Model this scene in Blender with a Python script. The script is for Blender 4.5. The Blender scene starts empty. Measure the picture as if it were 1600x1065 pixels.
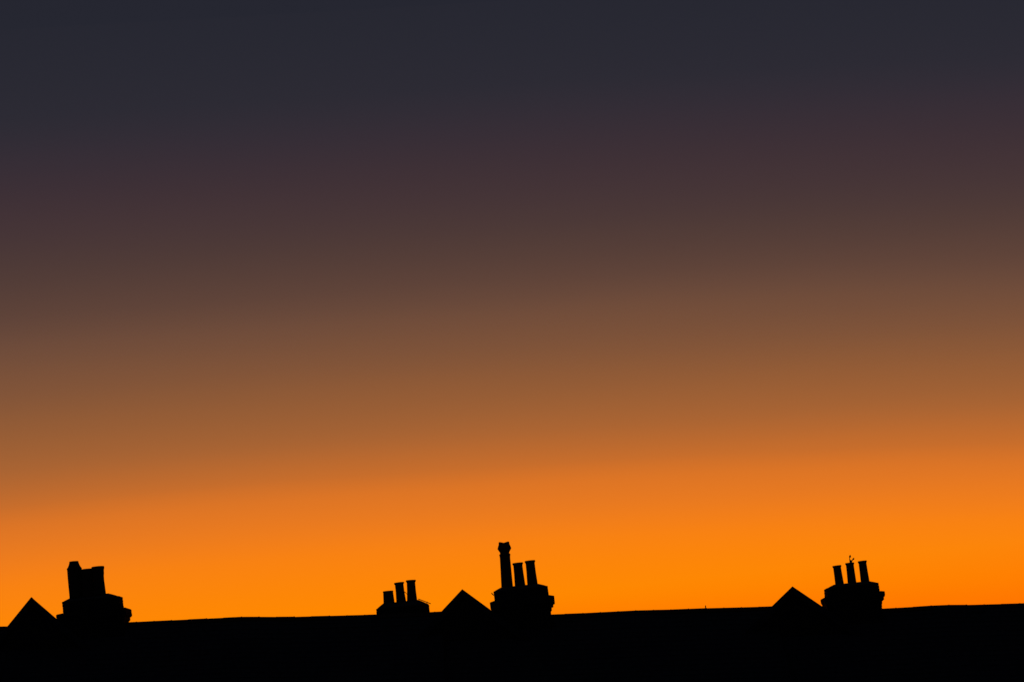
import bpy, bmesh, math, random
from mathutils import Vector, Matrix, Quaternion
random.seed(7)
S = bpy.context.scene
COL = S.collection
R = math.radians

# ------------------------------------------------------------------ camera
EYE = Vector((0.0, 0.0, 6.0))          # an upper window, looking across at the terrace
FPX = 3600.0                            # focal length in pixels of a 1600 px wide frame
PITCH = math.atan(0.1764)
ROLL = R(6.0)
Fw = Vector((0, math.cos(PITCH), math.sin(PITCH)))
R0 = Vector((1, 0, 0)); U0 = Vector((0, -math.sin(PITCH), math.cos(PITCH)))
Xc = R0 * math.cos(ROLL) - U0 * math.sin(ROLL)
Yc = R0 * math.sin(ROLL) + U0 * math.cos(ROLL)
cam = bpy.data.cameras.new('camera')
cam.sensor_width = 36; cam.lens = FPX / 1600 * 36
cam.clip_start = 0.1; cam.clip_end = 20000
co = bpy.data.objects.new('camera', cam); COL.objects.link(co)
m = Matrix((Xc, Yc, -Fw)).transposed().to_4x4(); m.translation = EYE
co.matrix_world = m
S.camera = co

def ray(x, y):
    return Fw + Xc * ((x - 800) / FPX) + Yc * ((532.5 - y) / FPX)
def W(x, y, Y=60.0):
    """the point of the vertical plane at distance Y measured at (x, y) on the survey photo"""
    d = ray(x, y)
    return EYE + d * (Y / d.y)

# ------------------------------------------------------------------ view, sky
S.view_settings.view_transform = 'Standard'; S.view_settings.look = 'None'
S.view_settings.exposure = 0; S.view_settings.gamma = 1; S.view_settings.use_curve_mapping = False
S.render.dither_intensity = 1.0

def lin(c):
    c /= 255
    return c / 12.92 if c <= 0.04045 else ((c + 0.055) / 1.055) ** 2.4

GLOW_AZ = R(-8.0); GLOW_A = 17.0       # afterglow: where the sun went down, and how fast it fades sideways (deg)
# dusk sky colour by (effective) elevation in degrees
SKY = [(-4, (120, 55, 8)), (0.5, (250, 112, 0)), (2.2, (255, 126, 0)), (3.4, (255, 137, 0)), (4.0, (255, 136, 2)), (5.1, (250, 130, 18)),
       (5.8, (235, 123, 31)), (6.5, (221, 117, 38)), (7.0, (201, 110, 43)), (7.9, (167, 100, 52)),
       (8.9, (147, 92, 54)), (9.8, (128, 84, 57)), (10.8, (110, 76, 59)), (11.6, (94, 67, 57)),
       (12.6, (79, 59, 55)), (13.5, (70, 53, 55)), (14.5, (62, 48, 54)), (15.5, (52, 45, 54)),
       (16.4, (44, 43, 52)), (18.5, (38, 39, 49)), (25, (31, 33, 43)), (40, (21, 24, 34)), (90, (14, 17, 26))]
world = bpy.data.worlds.new('World'); S.world = world; world.use_nodes = True
nt = world.node_tree; nt.nodes.clear()
def N(t, **k):
    n = nt.nodes.new(t)
    for a, b in k.items(): setattr(n, a, b)
    return n
def M(op, a, b=None, c=None, clamp=False):
    n = N('ShaderNodeMath', operation=op); n.use_clamp = clamp
    for i, v in enumerate((a, b, c)):
        if v is None: continue
        if isinstance(v, (int, float)): n.inputs[i].default_value = v
        else: nt.links.new(v, n.inputs[i])
    return n.outputs[0]
tc = N('ShaderNodeTexCoord'); sep = N('ShaderNodeSeparateXYZ'); nt.links.new(tc.outputs['Generated'], sep.inputs[0])
elev = M('MULTIPLY', M('ARCSINE', sep.outputs[2]), 180 / math.pi)
az = M('ARCTAN2', sep.outputs[0], sep.outputs[1])
fall = M('MULTIPLY', M('SUBTRACT', 1.0, M('COSINE', M('SUBTRACT', az, GLOW_AZ))), GLOW_A)
# very faint, wide unevenness of the upper air
nz = N('ShaderNodeTexNoise'); nz.inputs['Scale'].default_value = 3.0; nz.inputs['Detail'].default_value = 3
mp = N('ShaderNodeMapping'); mp.inputs['Scale'].default_value = (1, 1, 14)
nt.links.new(tc.outputs['Generated'], mp.inputs[0]); nt.links.new(mp.outputs[0], nz.inputs['Vector'])
wob = M('MULTIPLY', M('SUBTRACT', nz.outputs[0], 0.9), 0.24)
E = M('ADD', M('ADD', elev, fall), wob)
# two ramps, low sky and high sky, for precision
def ramp(lo, hi, fac):
    r = N('ShaderNodeValToRGB'); cr = r.color_ramp; cr.interpolation = 'B_SPLINE' if hi < 50 else 'LINEAR'
    pts = [(e, c) for e, c in SKY if lo <= e <= hi]
    while len(cr.elements) < len(pts): cr.elements.new(0.5)
    for el, (e, c) in zip(cr.elements, pts): el.position = (e - lo) / (hi - lo)
    for el, (e, c) in zip(cr.elements, pts): el.color = (*[lin(v) for v in c], 1)
    nt.links.new(M('DIVIDE', M('SUBTRACT', fac, lo), hi - lo, clamp=True), r.inputs[0])
    return r.outputs[0]
low = ramp(-4, 18.5, E); high = ramp(18.5, 90, E)
mx = N('ShaderNodeMix', data_type='RGBA'); nt.links.new(M('GREATER_THAN', E, 18.5), mx.inputs[0])
nt.links.new(low, mx.inputs[6]); nt.links.new(high, mx.inputs[7])
# the lowest, thickest air is redder
red = N('ShaderNodeMapRange'); red.inputs[1].default_value = 1.0; red.inputs[2].default_value = 3.7
red.inputs[3].default_value = 0.56; red.inputs[4].default_value = 1.0; nt.links.new(elev, red.inputs[0])
sc_ = N('ShaderNodeSeparateColor'); cc_ = N('ShaderNodeCombineColor'); nt.links.new(mx.outputs[2], sc_.inputs[0])
nt.links.new(sc_.outputs[0], cc_.inputs[0]); nt.links.new(M('MULTIPLY', sc_.outputs[1], red.outputs[0]), cc_.inputs[1]); nt.links.new(sc_.outputs[2], cc_.inputs[2])
bg = N('ShaderNodeBackground'); nt.links.new(cc_.outputs[0], bg.inputs[0]); bg.inputs[1].default_value = 1.0
out = N('ShaderNodeOutputWorld'); nt.links.new(bg.outputs[0], out.inputs[0])

# ------------------------------------------------------------------ materials
def mat(name, base, var, scale, rough=0.85, bump=0.3, kind='noise', spec=0.2):
    mt = bpy.data.materials.new(name); mt.use_nodes = True
    t = mt.node_tree; b = t.nodes['Principled BSDF']
    b.inputs['Roughness'].default_value = rough
    b.inputs['Specular IOR Level'].default_value = spec
    c = t.nodes.new('ShaderNodeTexCoord')
    if kind == 'brick':
        n = t.nodes.new('ShaderNodeTexBrick'); n.inputs['Scale'].default_value = scale
        n.inputs['Color1'].default_value = (*base, 1); n.inputs['Color2'].default_value = (*var, 1)
        n.inputs['Mortar'].default_value = (0.05, 0.048, 0.045, 1)
        n.inputs['Brick Width'].default_value = 0.225; n.inputs['Row Height'].default_value = 0.075
        n.inputs['Mortar Size'].default_value = 0.008
        mpn = t.nodes.new('ShaderNodeMapping'); mpn.inputs['Rotation'].default_value = (R(90), 0, 0)
        t.links.new(c.outputs['Object'], mpn.inputs[0]); t.links.new(mpn.outputs[0], n.inputs['Vector'])
        colr = n.outputs[0]; h = n.outputs[1]
    else:
        n = t.nodes.new('ShaderNodeTexNoise'); n.inputs['Scale'].default_value = scale; n.inputs['Detail'].default_value = 6
        r = t.nodes.new('ShaderNodeValToRGB'); r.color_ramp.elements[0].color = (*base, 1); r.color_ramp.elements[1].color = (*var, 1)
        r.color_ramp.elements[0].position = 0.35; r.color_ramp.elements[1].position = 0.65
        t.links.new(c.outputs['Object'], n.inputs['Vector']); t.links.new(n.outputs[0], r.inputs[0])
        colr = r.outputs[0]; h = n.outputs[0]
    t.links.new(colr, b.inputs['Base Color'])
    bm = t.nodes.new('ShaderNodeBump'); bm.inputs['Strength'].default_value = bump; bm.inputs['Distance'].default_value = 0.01
    t.links.new(h, bm.inputs['Height']); t.links.new(bm.outputs[0], b.inputs['Normal'])
    return mt
BRICK = mat('sooty_brick', (0.045, 0.034, 0.028), (0.03, 0.024, 0.022), 1.0, rough=1.0, kind='brick', spec=0.05)
SLATE = mat('weathered_slate', (0.035, 0.037, 0.042), (0.055, 0.055, 0.058), 7, rough=0.8)
CLAY = mat('smoked_clay', (0.10, 0.052, 0.034), (0.045, 0.03, 0.024), 9)
MORTAR = mat('old_mortar', (0.10, 0.095, 0.088), (0.06, 0.056, 0.05), 12)
TIMBER = mat('dark_painted_timber', (0.05, 0.05, 0.05), (0.03, 0.03, 0.03), 8)
METAL = mat('dull_metal', (0.10, 0.10, 0.10), (0.06, 0.05, 0.045), 20, rough=0.6)
LEAD = mat('lead_sheet', (0.08, 0.083, 0.09), (0.06, 0.06, 0.065), 15, rough=0.6)
LEAF = mat('leaf_green', (0.035, 0.06, 0.02), (0.05, 0.08, 0.03), 30)
GLASS = mat('dark_window_glass', (0.02, 0.02, 0.022), (0.025, 0.025, 0.028), 1, rough=0.08, bump=0, spec=0.5)
GROUND = mat('garden_ground', (0.035, 0.05, 0.02), (0.06, 0.055, 0.035), 0.4)
ASPHALT = mat('asphalt', (0.045, 0.045, 0.047), (0.058, 0.057, 0.056), 6)
PAVING = mat('paving_stone', (0.2, 0.19, 0.175), (0.26, 0.25, 0.23), 3)

# ------------------------------------------------------------------ helpers
def link(name, me, mt, parent=None, smooth=False):
    if mt and not me.materials: me.materials.append(mt)
    o = bpy.data.objects.new(name, me); COL.objects.link(o)
    if parent: o.parent = parent; o.matrix_parent_inverse = Matrix.Translation(-parent_loc(parent))
    if smooth:
        for p in me.polygons: p.use_smooth = True
    return o
def parent_loc(p):
    v = Vector(p.location)
    q = p.parent
    while q is not None:
        # parents further up have already been taken out of this one's location
        return v
    return v
def pymesh(name, vs, fs):
    me = bpy.data.meshes.new(name); me.from_pydata([tuple(v) for v in vs], [], fs); me.validate()
    b = bmesh.new(); b.from_mesh(me); bmesh.ops.recalc_face_normals(b, faces=b.faces); b.to_mesh(me); b.free()
    return me
def loft(levels):
    """levels: (z, xL, xR, yF, yB) bottom to top -> closed rectangular loft"""
    vs, fs = [], []
    for z, a, b, c, d in levels: vs += [(a, c, z), (b, c, z), (b, d, z), (a, d, z)]
    for i in range(len(levels) - 1):
        for k in range(4):
            j = (k + 1) % 4; fs.append((4*i+k, 4*i+j, 4*i+4+j, 4*i+4+k))
    n = 4 * (len(levels) - 1)
    fs += [(3, 2, 1, 0), (n, n+1, n+2, n+3)]
    return vs, fs
def lathe(prof, seg=24, topcut=None):
    vs, fs = [], []
    for i, (r, z) in enumerate(prof):
        for k in range(seg):
            t = 2 * math.pi * k / seg
            zz = z + (topcut(t, i) if topcut else 0)
            vs.append((r * math.cos(t), r * math.sin(t), zz))
    for i in range(len(prof) - 1):
        for k in range(seg):
            j = (k + 1) % seg; fs.append((i*seg+k, i*seg+j, (i+1)*seg+j, (i+1)*seg+k))
    fs.append(tuple(range(seg))[::-1]); n = (len(prof) - 1) * seg; fs.append(tuple(n + k for k in range(seg)))
    return vs, fs
def tube(pts, r, seg=6):
    vs, fs = [], []
    pts = [Vector(p) for p in pts]
    for i, p in enumerate(pts):
        d = (pts[min(i+1, len(pts)-1)] - pts[max(i-1, 0)]).normalized()
        a = d.orthogonal().normalized(); b = d.cross(a)
        rr = r[i] if isinstance(r, (list, tuple)) else r
        for k in range(seg):
            t = 2 * math.pi * k / seg; vs.append(p + a * rr * math.cos(t) + b * rr * math.sin(t))
    for i in range(len(pts) - 1):
        for k in range(seg):
            j = (k + 1) % seg; fs.append((i*seg+k, i*seg+j, (i+1)*seg+j, (i+1)*seg+k))
    fs += [tuple(range(seg))[::-1], tuple((len(pts)-1)*seg + k for k in range(seg))]
    return vs, fs
def part(name, vf, mt, parent, smooth=False, stuff=False):
    me = pymesh(name, *vf)
    me.materials.append(mt)
    if smooth:
        for p in me.polygons: p.use_smooth = True
    o = bpy.data.objects.new(name, me); COL.objects.link(o)
    o.parent = parent
    if stuff: o['kind'] = 'stuff'
    return o
def struct(name, vf, mt):
    me = pymesh(name, *vf); me.materials.append(mt)
    o = bpy.data.objects.new(name, me); COL.objects.link(o); o['kind'] = 'structure'; return o
def thing(name, label, cat, loc, group=None):
    o = bpy.data.objects.new(name, None); COL.objects.link(o); o.location = loc
    o.empty_display_size = 0.3
    o['label'] = label; o['category'] = cat
    if group: o['group'] = group
    return o

D = 60.0                                # distance of the ridge line
TP = math.tan(R(36))                    # roof pitch
HALF = 4.1                              # ridge to eaves, in plan
SLOPE = -math.tan(R(4.85))              # the street runs downhill to the right

# ------------------------------------------------------------------ ground
def gz(x): return SLOPE * max(-60, min(60, x)) + 0.25
vs, fs = [], []
xs = [-9000, -600, -120, -60] + [i * 5 for i in range(-11, 12)] + [60, 120, 600, 9000]
ys = [-9000, -600, -100, -20, 0, 20, 42, 49.4, 51.5, 80, 150, 600, 9000]
for y in ys:
    for x in xs: vs.append((x, y, gz(x)))
for j in range(len(ys) - 1):
    for i in range(len(xs) - 1):
        a = j * len(xs) + i; fs.append((a, a+1, a+1+len(xs), a+len(xs)))
struct('ground', (vs, fs), GROUND)
def strip(y0, y1, dz, th):
    v, f = [], []
    X = [-60 + 5*i for i in range(25)]
    for x in X: v += [(x, y0, gz(x)+dz), (x, y1, gz(x)+dz), (x, y0, gz(x)+dz-th), (x, y1, gz(x)+dz-th)]
    for i in range(len(X) - 1):
        a = 4*i; b = a + 4
        f += [(a, b, b+1, a+1), (a+2, a+3, b+3, b+2), (a, a+2, b+2, b), (a+1, b+1, b+3, a+3)]
    n = 4*(len(X)-1); f += [(0, 1, 3, 2), (n, n+2, n+3, n+1)]
    return v, f
struct('road', strip(41.5, 49.0, 0.02, 0.15), ASPHALT)
struct('pavement', strip(49.0, 51.2, 0.13, 0.3), PAVING)

# ------------------------------------------------------------------ houses
def ridge_pts(px): return [W(x, y, D) for x, y in px]
def zat(P, x):
    if x <= P[0].x: a, b = P[0], P[1]
    elif x >= P[-1].x: a, b = P[-2], P[-1]
    else:
        for a, b in zip(P, P[1:]):
            if a.x <= x <= b.x: break
    return a.z + (b.z - a.z) * (x - a.x) / (b.x - a.x)

def house(px, label, windows=4):
    P = ridge_pts(px)
    O = Vector((P[0].x, D - HALF, gz(P[0].x)))
    h = thing('terraced_house', label, 'house', O, 'houses of the terrace')
    L = [p - O for p in P]
    cap = 0.045                                   # ridge tiles stand this far above the slates
    yr = HALF
    # roof deck: sheet with thickness following the ridge
    vs, fs = [], []
    for p in L:
        z = p.z - cap; e = (HALF + 0.25)
        vs += [(p.x, yr - e, z - e*TP), (p.x, yr, z), (p.x, yr + e, z - e*TP),
               (p.x, yr - e, z - e*TP - 0.16), (p.x, yr, z - 0.2), (p.x, yr + e, z - e*TP - 0.16)]
    for i in range(len(L) - 1):
        a, b = 6*i, 6*i + 6
        for s, t in ((0, 1), (1, 2), (2, 5), (5, 4), (4, 3), (3, 0)): fs.append((a+s, a+t, b+t, b+s))
    n = 6*(len(L)-1); fs += [(0, 3, 4, 1), (1, 4, 5, 2), (n, n+1, n+4, n+3), (n+1, n+2, n+5, n+4)]
    roof = part('roof', (vs, fs), SLATE, h)
    # slates on the slope that faces the viewer
    vs, fs = [], []
    x0, x1 = L[0].x, L[-1].x; row = 0; s = 0.05
    length = (HALF + 0.2) / math.cos(R(36))
    while s < length:
        x = x0 - (0.15 if row % 2 else 0) 
        while x < x1:
            a, b = max(x, x0) + 0.003, min(x + 0.3, x1) - 0.003
            if b - a > 0.04:
                lift = 0.012 + random.uniform(0, 0.007)
                q = len(vs)
                for xx in (a, b):
                    zr = zat(L, xx) - cap
                    for ss, up in ((s, 0.004), (s + 0.25, lift), (s + 0.25, -0.002)):
                        yy = yr - ss*math.cos(R(36)) - up*math.sin(R(36)); zz = zr - ss*math.sin(R(36)) + up*math.cos(R(36))
                        vs.append((xx, yy, zz))
                fs += [(q, q+1, q+4, q+3), (q+1, q+2, q+5, q+4), (q, q+2, q+1), (q+3, q+4, q+5)]
            x += 0.3
        s += 0.22; row += 1
    part('slates', (vs, fs), SLATE, roof, stuff=True)
    # ridge tiles, one by one
    x = x0
    meshes = []
    for k in range(3):
        w, hh = 0.13, 0.10
        prof = [(-w, -hh), (-w*0.35, -0.022), (-0.02, -0.002), (0, 0), (0.02, -0.002), (w*0.35, -0.022), (w, -hh), (w*0.9, -hh-0.01), (0, -0.03), (-w*0.9, -hh-0.01)]
        vs, fs = [], []
        Ls = 0.468
        for xx, g in ((0.0, 0.0), (Ls - 0.03, 0.0), (Ls - 0.03, 0.006), (Ls, 0.006)):
            for (yy, zz) in prof: vs.append((xx, yy, zz + g))
        nn = len(prof)
        for i in range(3):
            for j in range(nn): fs.append((i*nn+j, i*nn+(j+1) % nn, (i+1)*nn+(j+1) % nn, (i+1)*nn+j))
        fs += [tuple(range(nn))[::-1], tuple(3*nn+j for j in range(nn))]
        me = pymesh('ridge_tile', vs, fs); me.materials.append(CLAY); meshes.append(me)
    while x < x1 - 0.05:
        o = bpy.data.objects.new('ridge_tile', random.choice(meshes)); COL.objects.link(o); o.parent = roof
        ln = min(0.455, x1 - x)
        za, zb = zat(L, x), zat(L, x + ln)
        o.location = (x, yr + random.uniform(-.006, .006), za - 0.004 + random.uniform(-.004, .004))
        o.rotation_euler = (random.uniform(-.02, .02), -math.atan2(zb - za, ln), 0)
        o.scale = (ln / 0.455, 1, 1)
        x += 0.455
    # walls (front, back and party walls as one shell)
    zt0, zt1 = L[0].z - cap - HALF*TP - 0.15, L[-1].z - cap - HALF*TP - 0.15
    zr0, zr1 = L[0].z - cap - 0.25, L[-1].z - cap - 0.25
    zb = min(0, gz(P[-1].x) - O.z) - 0.3
    a, b = x0 + 0.01, x1 - 0.01
    vs = [(a, 0, zb), (a, 2*HALF, zb), (a, 2*HALF, zt0), (a, HALF, zr0), (a, 0, zt0),
          (b, 0, zb), (b, 2*HALF, zb), (b, 2*HALF, zt1), (b, HALF, zr1), (b, 0, zt1)]
    fs = [(0, 1, 2, 3, 4), (5, 9, 8, 7, 6), (0, 4, 9, 5), (1, 6, 7, 2), (0, 5, 6, 1)]
    part('wall', (vs, fs), BRICK, h)
    # gutter under the slates
    g = [(x0, -0.33, zt0 - 0.02), (x1, -0.33, zt1 - 0.02)]
    part('gutter', tube(g, 0.055, 8), METAL, h)
    # upper and lower sash windows
    for k in range(windows):
        xx = x0 + (x1 - x0) * (k + 0.5) / windows
        for up in (1.55, 4.35):
            zc = zt0 + (zt1 - zt0) * (xx - x0) / (x1 - x0) - up
            fr = part('window', frame_vf(xx, zc, 0.95, 1.6), TIMBER, h)
            v, f = loft([(zc - 0.73, xx - 0.42, xx + 0.42, -0.03, -0.015), (zc + 0.73, xx - 0.42, xx + 0.42, -0.03, -0.015)])
            part('pane', (v, f), GLASS, fr)
    h['_o'] = 0; del h['_o']
    return h, O

def frame_vf(x, z, w, h):
    vs, fs = [], []
    o = [(x-w/2, z-h/2), (x+w/2, z-h/2), (x+w/2, z+h/2), (x-w/2, z+h/2)]
    t = 0.07
    i = [(x-w/2+t, z-h/2+t), (x+w/2-t, z-h/2+t), (x+w/2-t, z+h/2-t), (x-w/2+t, z+h/2-t)]
    for y in (-0.06, -0.004):
        for a, b in o: vs.append((a, y, b))
        for a, b in i: vs.append((a, y, b))
    for k in range(4):
        j = (k+1) % 4
        fs += [(k, j, 4+j, 4+k), (8+k, 12+k, 12+j, 8+j), (k, 8+k, 8+j, j), (4+k, 4+j, 12+j, 12+k)]
    return vs, fs

def loc(ox, oy, s):                     # survey crops: crop pixel -> photo pixel
    return lambda x, y: (ox + x / s, oy + y / s)

def stack(h, O, c, rows, Yf, depth, zbase_drop=2.2):
    """rows, top to bottom: (xL, yL, xR, yR) of each edge level; the first is the top of the mortar, the second the top of the brickwork"""
    lv = []
    for xl, yl, xr, yr in rows:
        A, B = W(*c(xl, yl), Yf), W(*c(xr, yr), Yf)
        lv.append([(A.z + B.z) / 2 - O.z, A.x - O.x, B.x - O.x])
    base = lv[-1]
    f0 = Yf - O.y
    def yy(xl, xr):
        ext = ((xr - xl) - (base[2] - base[1])) / 2
        return f0 - ext, f0 + depth + ext
    # brick courses with raked joints between each pair of levels
    out = []
    br = lv[1:]
    br = br + [[base[0] - zbase_drop, base[1], base[2]]]
    seq = br[::-1]
    for (z0, a0, b0), (z1, a1, b1) in zip(seq, seq[1:]):
        n = max(1, round((z1 - z0) / 0.075))
        for k in range(n):
            t0, t1 = k / n, (k + 1) / n
            za, zb_ = z0 + (z1 - z0)*t0, z0 + (z1 - z0)*t1
            if abs(a1 - a0) > 0.03:      # a corbel or set-off
                xa, xb = a0 + (a1-a0)*t0, b0 + (b1-b0)*t0
                xa2, xb2 = a0 + (a1-a0)*t1, b0 + (b1-b0)*t1
            else:
                xa = xa2 = a0 + (a1-a0)*(t0+t1)/2; xb = xb2 = b0 + (b1-b0)*(t0+t1)/2
            j = min(0.010, (zb_ - za)*0.3)
            w = random.uniform(-.003, .003)
            for z, p, q, ins in ((za, xa, xb, 0.008), (za + j, xa, xb, 0.008), (za + j + .001, xa, xb, w), (zb_, xa2, xb2, w)):
                y0, y1 = yy(p + ins, q - ins)
                out.append((z, p + ins, q - ins, y0, y1))
    st = part('chimney_stack', loft(out), BRICK, h)
    # mortar flaunching, sagging between the pots
    (zt, ta, tb), (zb, ba, bb) = lv[0], lv[1]
    y0, y1 = yy(ba, bb)
    prof = []
    for t in (0, 0.03, 0.35, 0.7, 0.9, 1.0):
        k = t ** 0.9
        a = ba + 0.01 + (ta - ba - 0.01) * k; b = bb - 0.01 + (tb - bb + 0.01) * k
        zz = zb - 0.005 + (zt - zb + 0.015) * (t ** 0.8)
        dy = (a - ba)
        prof.append((zz, a, b, y0 + dy, max(y0 + dy + .1, y1 - dy)))
    part('mortar_bed', loft(prof), MORTAR, st)
    return st, (y0 + y1) / 2

def pot(st, O, c, top, base, prof_px, Yc_, seg=24, topcut=None, sink=0.06, mt=None, label=None):
    """prof_px: (width px, fraction from base 0..1)"""
    T, B = W(*c(*top), Yc_), W(*c(*base), Yc_)
    d = T - B; H = d.length
    m = Yc_ / FPX / 2
    pr = [(prof_px[0][0]*m, -sink)] + [(w*m, f*H) for w, f in prof_px]
    rt = prof_px[-1][0]*m
    pr += [(rt*0.8, H - 0.004), (rt*0.72, H - 0.03), (rt*0.7, H - 0.25), (0.01, H - 0.26)]
    o = part('chimney_pot', lathe(pr, seg, topcut), mt or CLAY, st, smooth=False)
    for p in o.data.polygons: p.use_smooth = seg > 12
    o.location = B - O
    o.rotation_mode = 'QUATERNION'
    o.rotation_quaternion = Vector((0, 0, 1)).rotation_difference(d.normalized())
    if label: o['label'] = label
    return o

def gable(h, O, apex, left, right, Yf=D - 0.9):
    A = W(*apex, Yf) - O; Lp = W(*left, Yf) - O; Rp = W(*right, Yf) - O
    zb = A.z - 1.5
    def ext(P): t = (zb - A.z) / (P.z - A.z); return A.x + (P.x - A.x)*t
    xl, xr = ext(Lp), ext(Rp)
    y = Yf - O.y
    th = 0.07
    # wall of the gable, just inside the boards
    ix = 0.12
    vs = [(A.x, y+.06, A.z-.12), (xl+ix, y+.06, zb), (xr-ix, y+.06, zb), (A.x, y+.5, A.z-.12), (xl+ix, y+.5, zb), (xr-ix, y+.5, zb)]
    g = part('gable', (vs, [(0, 1, 2), (3, 5, 4), (0, 3, 4, 1), (1, 4, 5, 2), (2, 5, 3, 0)]), BRICK, h)
    # two roof slopes with a hipped back
    for sx, xe in ((0, xl), (1, xr)):
        d = Vector((xe - A.x, 0, zb - A.z)).normalized(); nrm = Vector((-d.z, 0, d.x))
        if nrm.z < 0: nrm = -nrm
        o = -nrm * th
        a0 = Vector((A.x, y+.012, A.z)); b0 = Vector((xe, y+.012, zb))
        a1 = Vector((A.x, y+.16, A.z-.01)); b1 = Vector((A.x + (xe - A.x)*.42, y+1.5, zb))
        lo = [Vector((p.x*1.0, p.y, p.z - th)) for p in (a0, b0, b1, a1)]
        v = [a0, b0, b1, a1] + lo
        part('gable_slope', (v, [(0, 1, 2, 3), (7, 6, 5, 4), (0, 4, 5, 1), (1, 5, 6, 2), (2, 6, 7, 3), (3, 7, 4, 0)]), SLATE, g)
        # barge board
        dn = Vector((0, 0, -0.2))
        p0 = Vector((A.x, y - .03, A.z - .008)); p1 = Vector((xe, y - .03, zb - .008)); q = Vector((0, .04, 0))
        v = [p0, p1, p1 + dn, p0 + dn, p0 + q, p1 + q, p1 + dn + q, p0 + dn + q]
        part('barge_board', (v, [(0, 1, 2, 3), (7, 6, 5, 4), (0, 4, 5, 1), (1, 5, 6, 2), (2, 6, 7, 3), (3, 7, 4, 0)]), TIMBER, g)
    # back of the hip
    v = [(A.x, y+.16, A.z-.012), (A.x + (xl - A.x)*.42, y+1.5, zb), (A.x + (xr - A.x)*.42, y+1.5, zb),
         (A.x, y+.12, A.z-.1), (A.x + (xl - A.x)*.38, y+1.4, zb), (A.x + (xr - A.x)*.38, y+1.4, zb)]
    part('hip_slope', (v, [(0, 1, 2), (5, 4, 3), (0, 3, 4, 1), (1, 4, 5, 2), (2, 5, 3, 0)]), SLATE, g)
    return g

# --- house at the left edge
R1 = [(-420, 983), (-180, 980), (22, 977.5)]
house(R1, 'black terraced house cut off at the left edge, left of the chimney with joined pots')
# --- second house: gable, broad stack, and a small stack behind the ridge
R2 = [(22, 979.5), (193, 971.4), (243, 969.0), (390, 962.0), (398, 962.6), (419, 962.2), (442, 962.9), (477, 961.9), (587, 959.0), (670, 955.4), (691, 954.2)]
h2, O2 = house(R2, 'terraced house with a broad chimney at its left end and a small one right', 6)
gable(h2, O2, (48.8, 932), (30.5, 954.5), (86, 964))
c = loc(20, 860, 8)
s1, yc = stack(h2, O2, c, [(712, 580, 1163, 515), (605, 640, 1314, 553), (617, 785, 1332, 690), (550, 823, 1410, 693),
     (545, 900, 1422, 786), (560, 912, 1400, 796), (562, 955, 1400, 838), (575, 962, 1386, 850), (575, 995, 1386, 888)], D - .5, 0.75)
Y1 = O2.y + yc
pot(s1, O2, c, (763, 132), (790, 560), [(20.5, 0), (22.2, .5), (22.5, .76), (23.6, .78), (23.0, .80), (19.5, .84), (16.5, .90), (14.6, .96), (14.0, 1)], Y1, label='tall chimney pot with a tapered hood')
pot(s1, O2, c, (920, 228), (948, 548), [(19.5, 0), (18.8, .25), (18.0, .42), (18.1, .62), (18.9, .72), (18.4, .85), (16.6, 1)], Y1)
pot(s1, O2, c, (1062, 197), (1086, 528), [(19.2, 0), (17.8, .3), (16.9, .45), (16.9, .64), (18.0, .74), (18.2, .86), (19.6, .92), (20.2, .96), (19.4, 1)], Y1)

c = loc(570, 860, 8)
s4, yc = stack(h2, O2, c, [(225, 657, 662, 607), (143, 722, 786, 660), (145, 820, 797, 770)], D + 1.6, 0.7)
Y4 = O2.y + yc
pot(s4, O2, c, (290, 502), (303, 648), [(17.4, 0), (16.4, .5), (15.6, .9), (16.4, .93), (16.2, 1)], Y4, label='shortest chimney pot')
pot(s4, O2, c, (427, 395), (455, 632), [(15.4, 0), (13.6, .5), (13.4, .88), (15.2, .93), (16.0, .96), (15.4, 1)], Y4)
pot(s4, O2, c, (575, 366), (591, 618), [(16.0, 0), (13.8, .5), (13.2, .88), (15.2, .93), (15.9, .96), (15.4, 1)], Y4)
wa = [W(*c(x, y), Y4 - .05) - O2 for x, y in ((480, 500), (505, 518), (530, 541), (545, 552))]
part('wire_tie', tube(wa, 0.012), METAL, s4)

# --- third house: gable and stack with the tall crowned pot
R3 = [(691, 964.3), (861, 958.7), (911, 956.9), (976, 953.5), (1001, 952.3), (1048, 951.4), (1097, 949.3), (1165, 947.5), (1207, 946.2)]
h3, O3 = house(R3, 'terraced house whose chimney carries one tall crowned pot and two shorter pots', 5)
gable(h3, O3, (722.2, 919.6), (690.6, 953.4), (766, 951.6))
c = loc(720, 835, 7.1)
s2, yc = stack(h3, O3, c, [(445, 598, 850, 520), (362, 634, 962, 556), (376, 733, 975, 660), (324, 766, 1035, 673),
     (330, 822, 1043, 744), (345, 832, 1026, 752), (345, 850, 1026, 786), (360, 858, 1010, 794), (360, 890, 1010, 828), (370, 898, 1001, 834), (370, 940, 1001, 872)], D - .5, 0.75)
Y2 = O3.y + yc
def crown(t, i):                          # the scalloped rim dips in the middle of each broad side
    return -0.03 * max(0, -math.cos(2*t)) ** 2 if i >= 11 and i <= 13 else 0
pot(s2, O3, c, (478, 80), (514, 575), [(18.2, 0), (17.0, .35), (16.2, .65), (17.0, .70), (17.8, .705), (17.6, .72), (14.4, .745), (15.0, .77), (21.2, .845), (21.6, .86), (17.0, .95), (16.6, 1)],
    Y2, seg=16, topcut=crown, label='tall chimney pot with a bulging crown')
pot(s2, O3, c, (630, 311), (656, 545), [(16.4, 0), (14.8, .5), (14.4, .88), (16.0, .93), (16.9, .96), (16.3, 1)], Y2)
pot(s2, O3, c, (766, 286), (793, 528), [(16.2, 0), (14.6, .5), (14.3, .88), (16.0, .93), (16.8, .96), (16.2, 1)], Y2)
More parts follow.
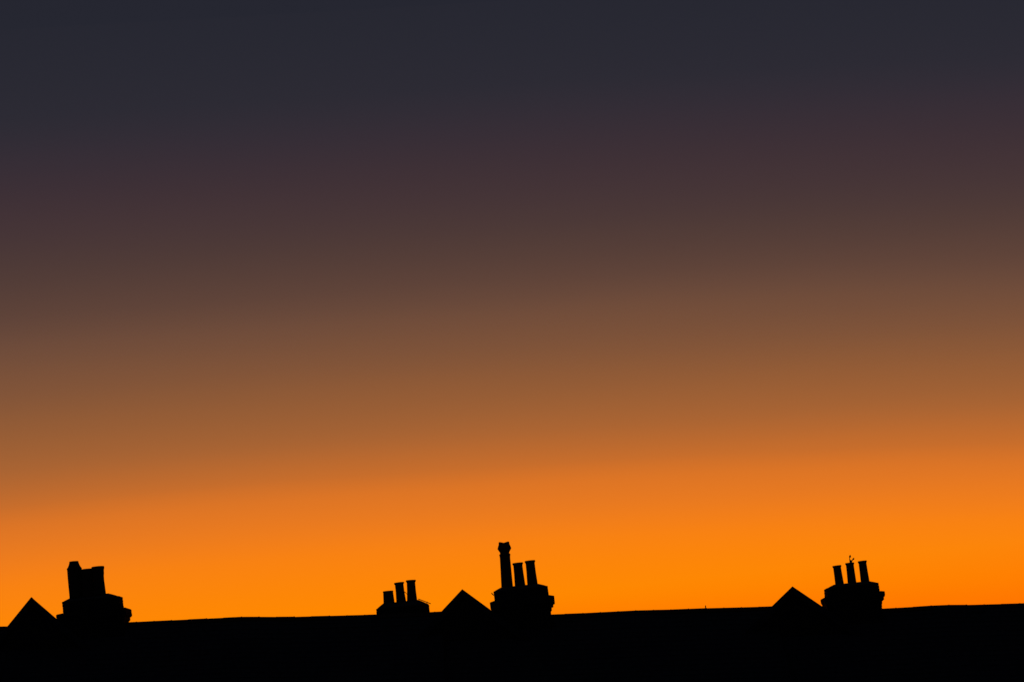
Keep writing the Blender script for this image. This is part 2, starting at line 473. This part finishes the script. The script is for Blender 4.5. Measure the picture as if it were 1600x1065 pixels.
wa = [W(x, y, D - .5) - O3 for x, y in ((768.2, 925.4), (768.9, 927.0), (771.5, 929.5))]
part('bracket', tube(wa, 0.013), METAL, s2)
wa = [W(x, y, D) - O3 for x, y in ((1102.6, 950), (1102.3, 945.2))]
part('vent_stub', tube(wa, 0.013, 8), LEAD, h3)

# --- fourth house
R4 = [(1207, 958), (1379, 949.7), (1450, 945.7), (1466, 943.9), (1501, 944.1), (1600, 941.5), (1756, 938)]
h4, O4 = house(R4, 'rightmost house with a gable and a chimney of three pots of even height', 5)
gable(h4, O4, (1238.2, 915.2), (1206.5, 946), (1291, 950.8))
c = loc(1190, 850, 7.273)
s3, yc = stack(h4, O4, c, [(838, 455, 1228, 408), (745, 501, 1330, 425), (755, 590, 1344, 524), (711, 617, 1395, 530),
     (714, 650, 1400, 585), (728, 662, 1390, 600), (730, 690, 1386, 640), (742, 700, 1374, 652), (748, 722, 1372, 690), (755, 730, 1370, 700), (755, 770, 1370, 722)], D - .5, 0.75)
Y3 = O4.y + yc
for tp, bs in (((854, 240), (886, 449)), ((1000, 209), (1027, 428)), ((1143, 187), (1175, 412))):
    pot(s3, O4, c, tp, bs, [(13.6, 0), (12.6, .5), (12.2, .88), (13.6, .93), (14.4, .96), (13.8, 1)], Y3)
# --- further down the street, right of the frame
R5 = [(1756, 946), (2000, 937), (2270, 930)]
house(R5, 'last black terraced house beyond the right edge, at the low end of the terrace', 5)

# ------------------------------------------------------------------ small things
def at(x, y, Y): return W(x, y, Y)
b = at(1329.6, 880, Y3)
wd = thing('weed', 'small weed with two leaves sprouting from the middle pot of the rightmost chimney', 'plant', b)
def sprig(pts, r): return tube([at(x, y, Y3) - b for x, y in pts], r)
part('stem', sprig([(1329.6, 880), (1329.0, 876), (1327.6, 873), (1327.4, 868.5)], [.035, .028, .010, .006]), LEAF, wd)
part('stem', sprig([(1329.8, 880), (1330.2, 876), (1331.8, 874.3), (1333.6, 871.8)], [.03, .024, .012, .006]), LEAF, wd)
def leaf(x, y, ang, ln, wd_):
    p = at(x, y, Y3) - b; u = Vector((math.cos(ang), .25, math.sin(ang))).normalized(); v = Vector((-math.sin(ang), 0.15, math.cos(ang)))
    n = u.cross(v).normalized()*.004
    ring = [p - u*ln*.5, p - u*ln*.2 + v*wd_*.5, p + u*ln*.15 + v*wd_*.45, p + u*ln*.5, p + u*ln*.15 - v*wd_*.45, p - u*ln*.2 - v*wd_*.5]
    vs = [q + n for q in ring] + [q - n for q in ring]
    fs = [tuple(range(6)), tuple(range(6, 12))[::-1]] + [(k, (k+1) % 6, 6+(k+1) % 6, 6+k) for k in range(6)]
    part('leaf', (vs, fs), LEAF, wd)
leaf(1328.2, 868.6, R(70), .085, .05); leaf(1333.5, 872.6, R(50), .075, .045); leaf(1330.6, 875.6, R(20), .05, .03)
leaf(1327.5, 872.2, R(100), .04, .015)

b = at(653.5, 935.0, Y4 - .1)
ar = thing('aerial', 'thin broken aerial rod slanting off the small chimney near the centre', 'aerial', b)
part('boom', tube([(0, 0, 0), at(663, 938.6, Y4 - .1) - b, at(673, 942.5, Y4 - .1) - b], .011), METAL, ar)
part('cross_rod', tube([at(667.4, 939.0, Y4 - .1) - b, at(666.6, 943, Y4 - .1) - b], .008), METAL, ar)
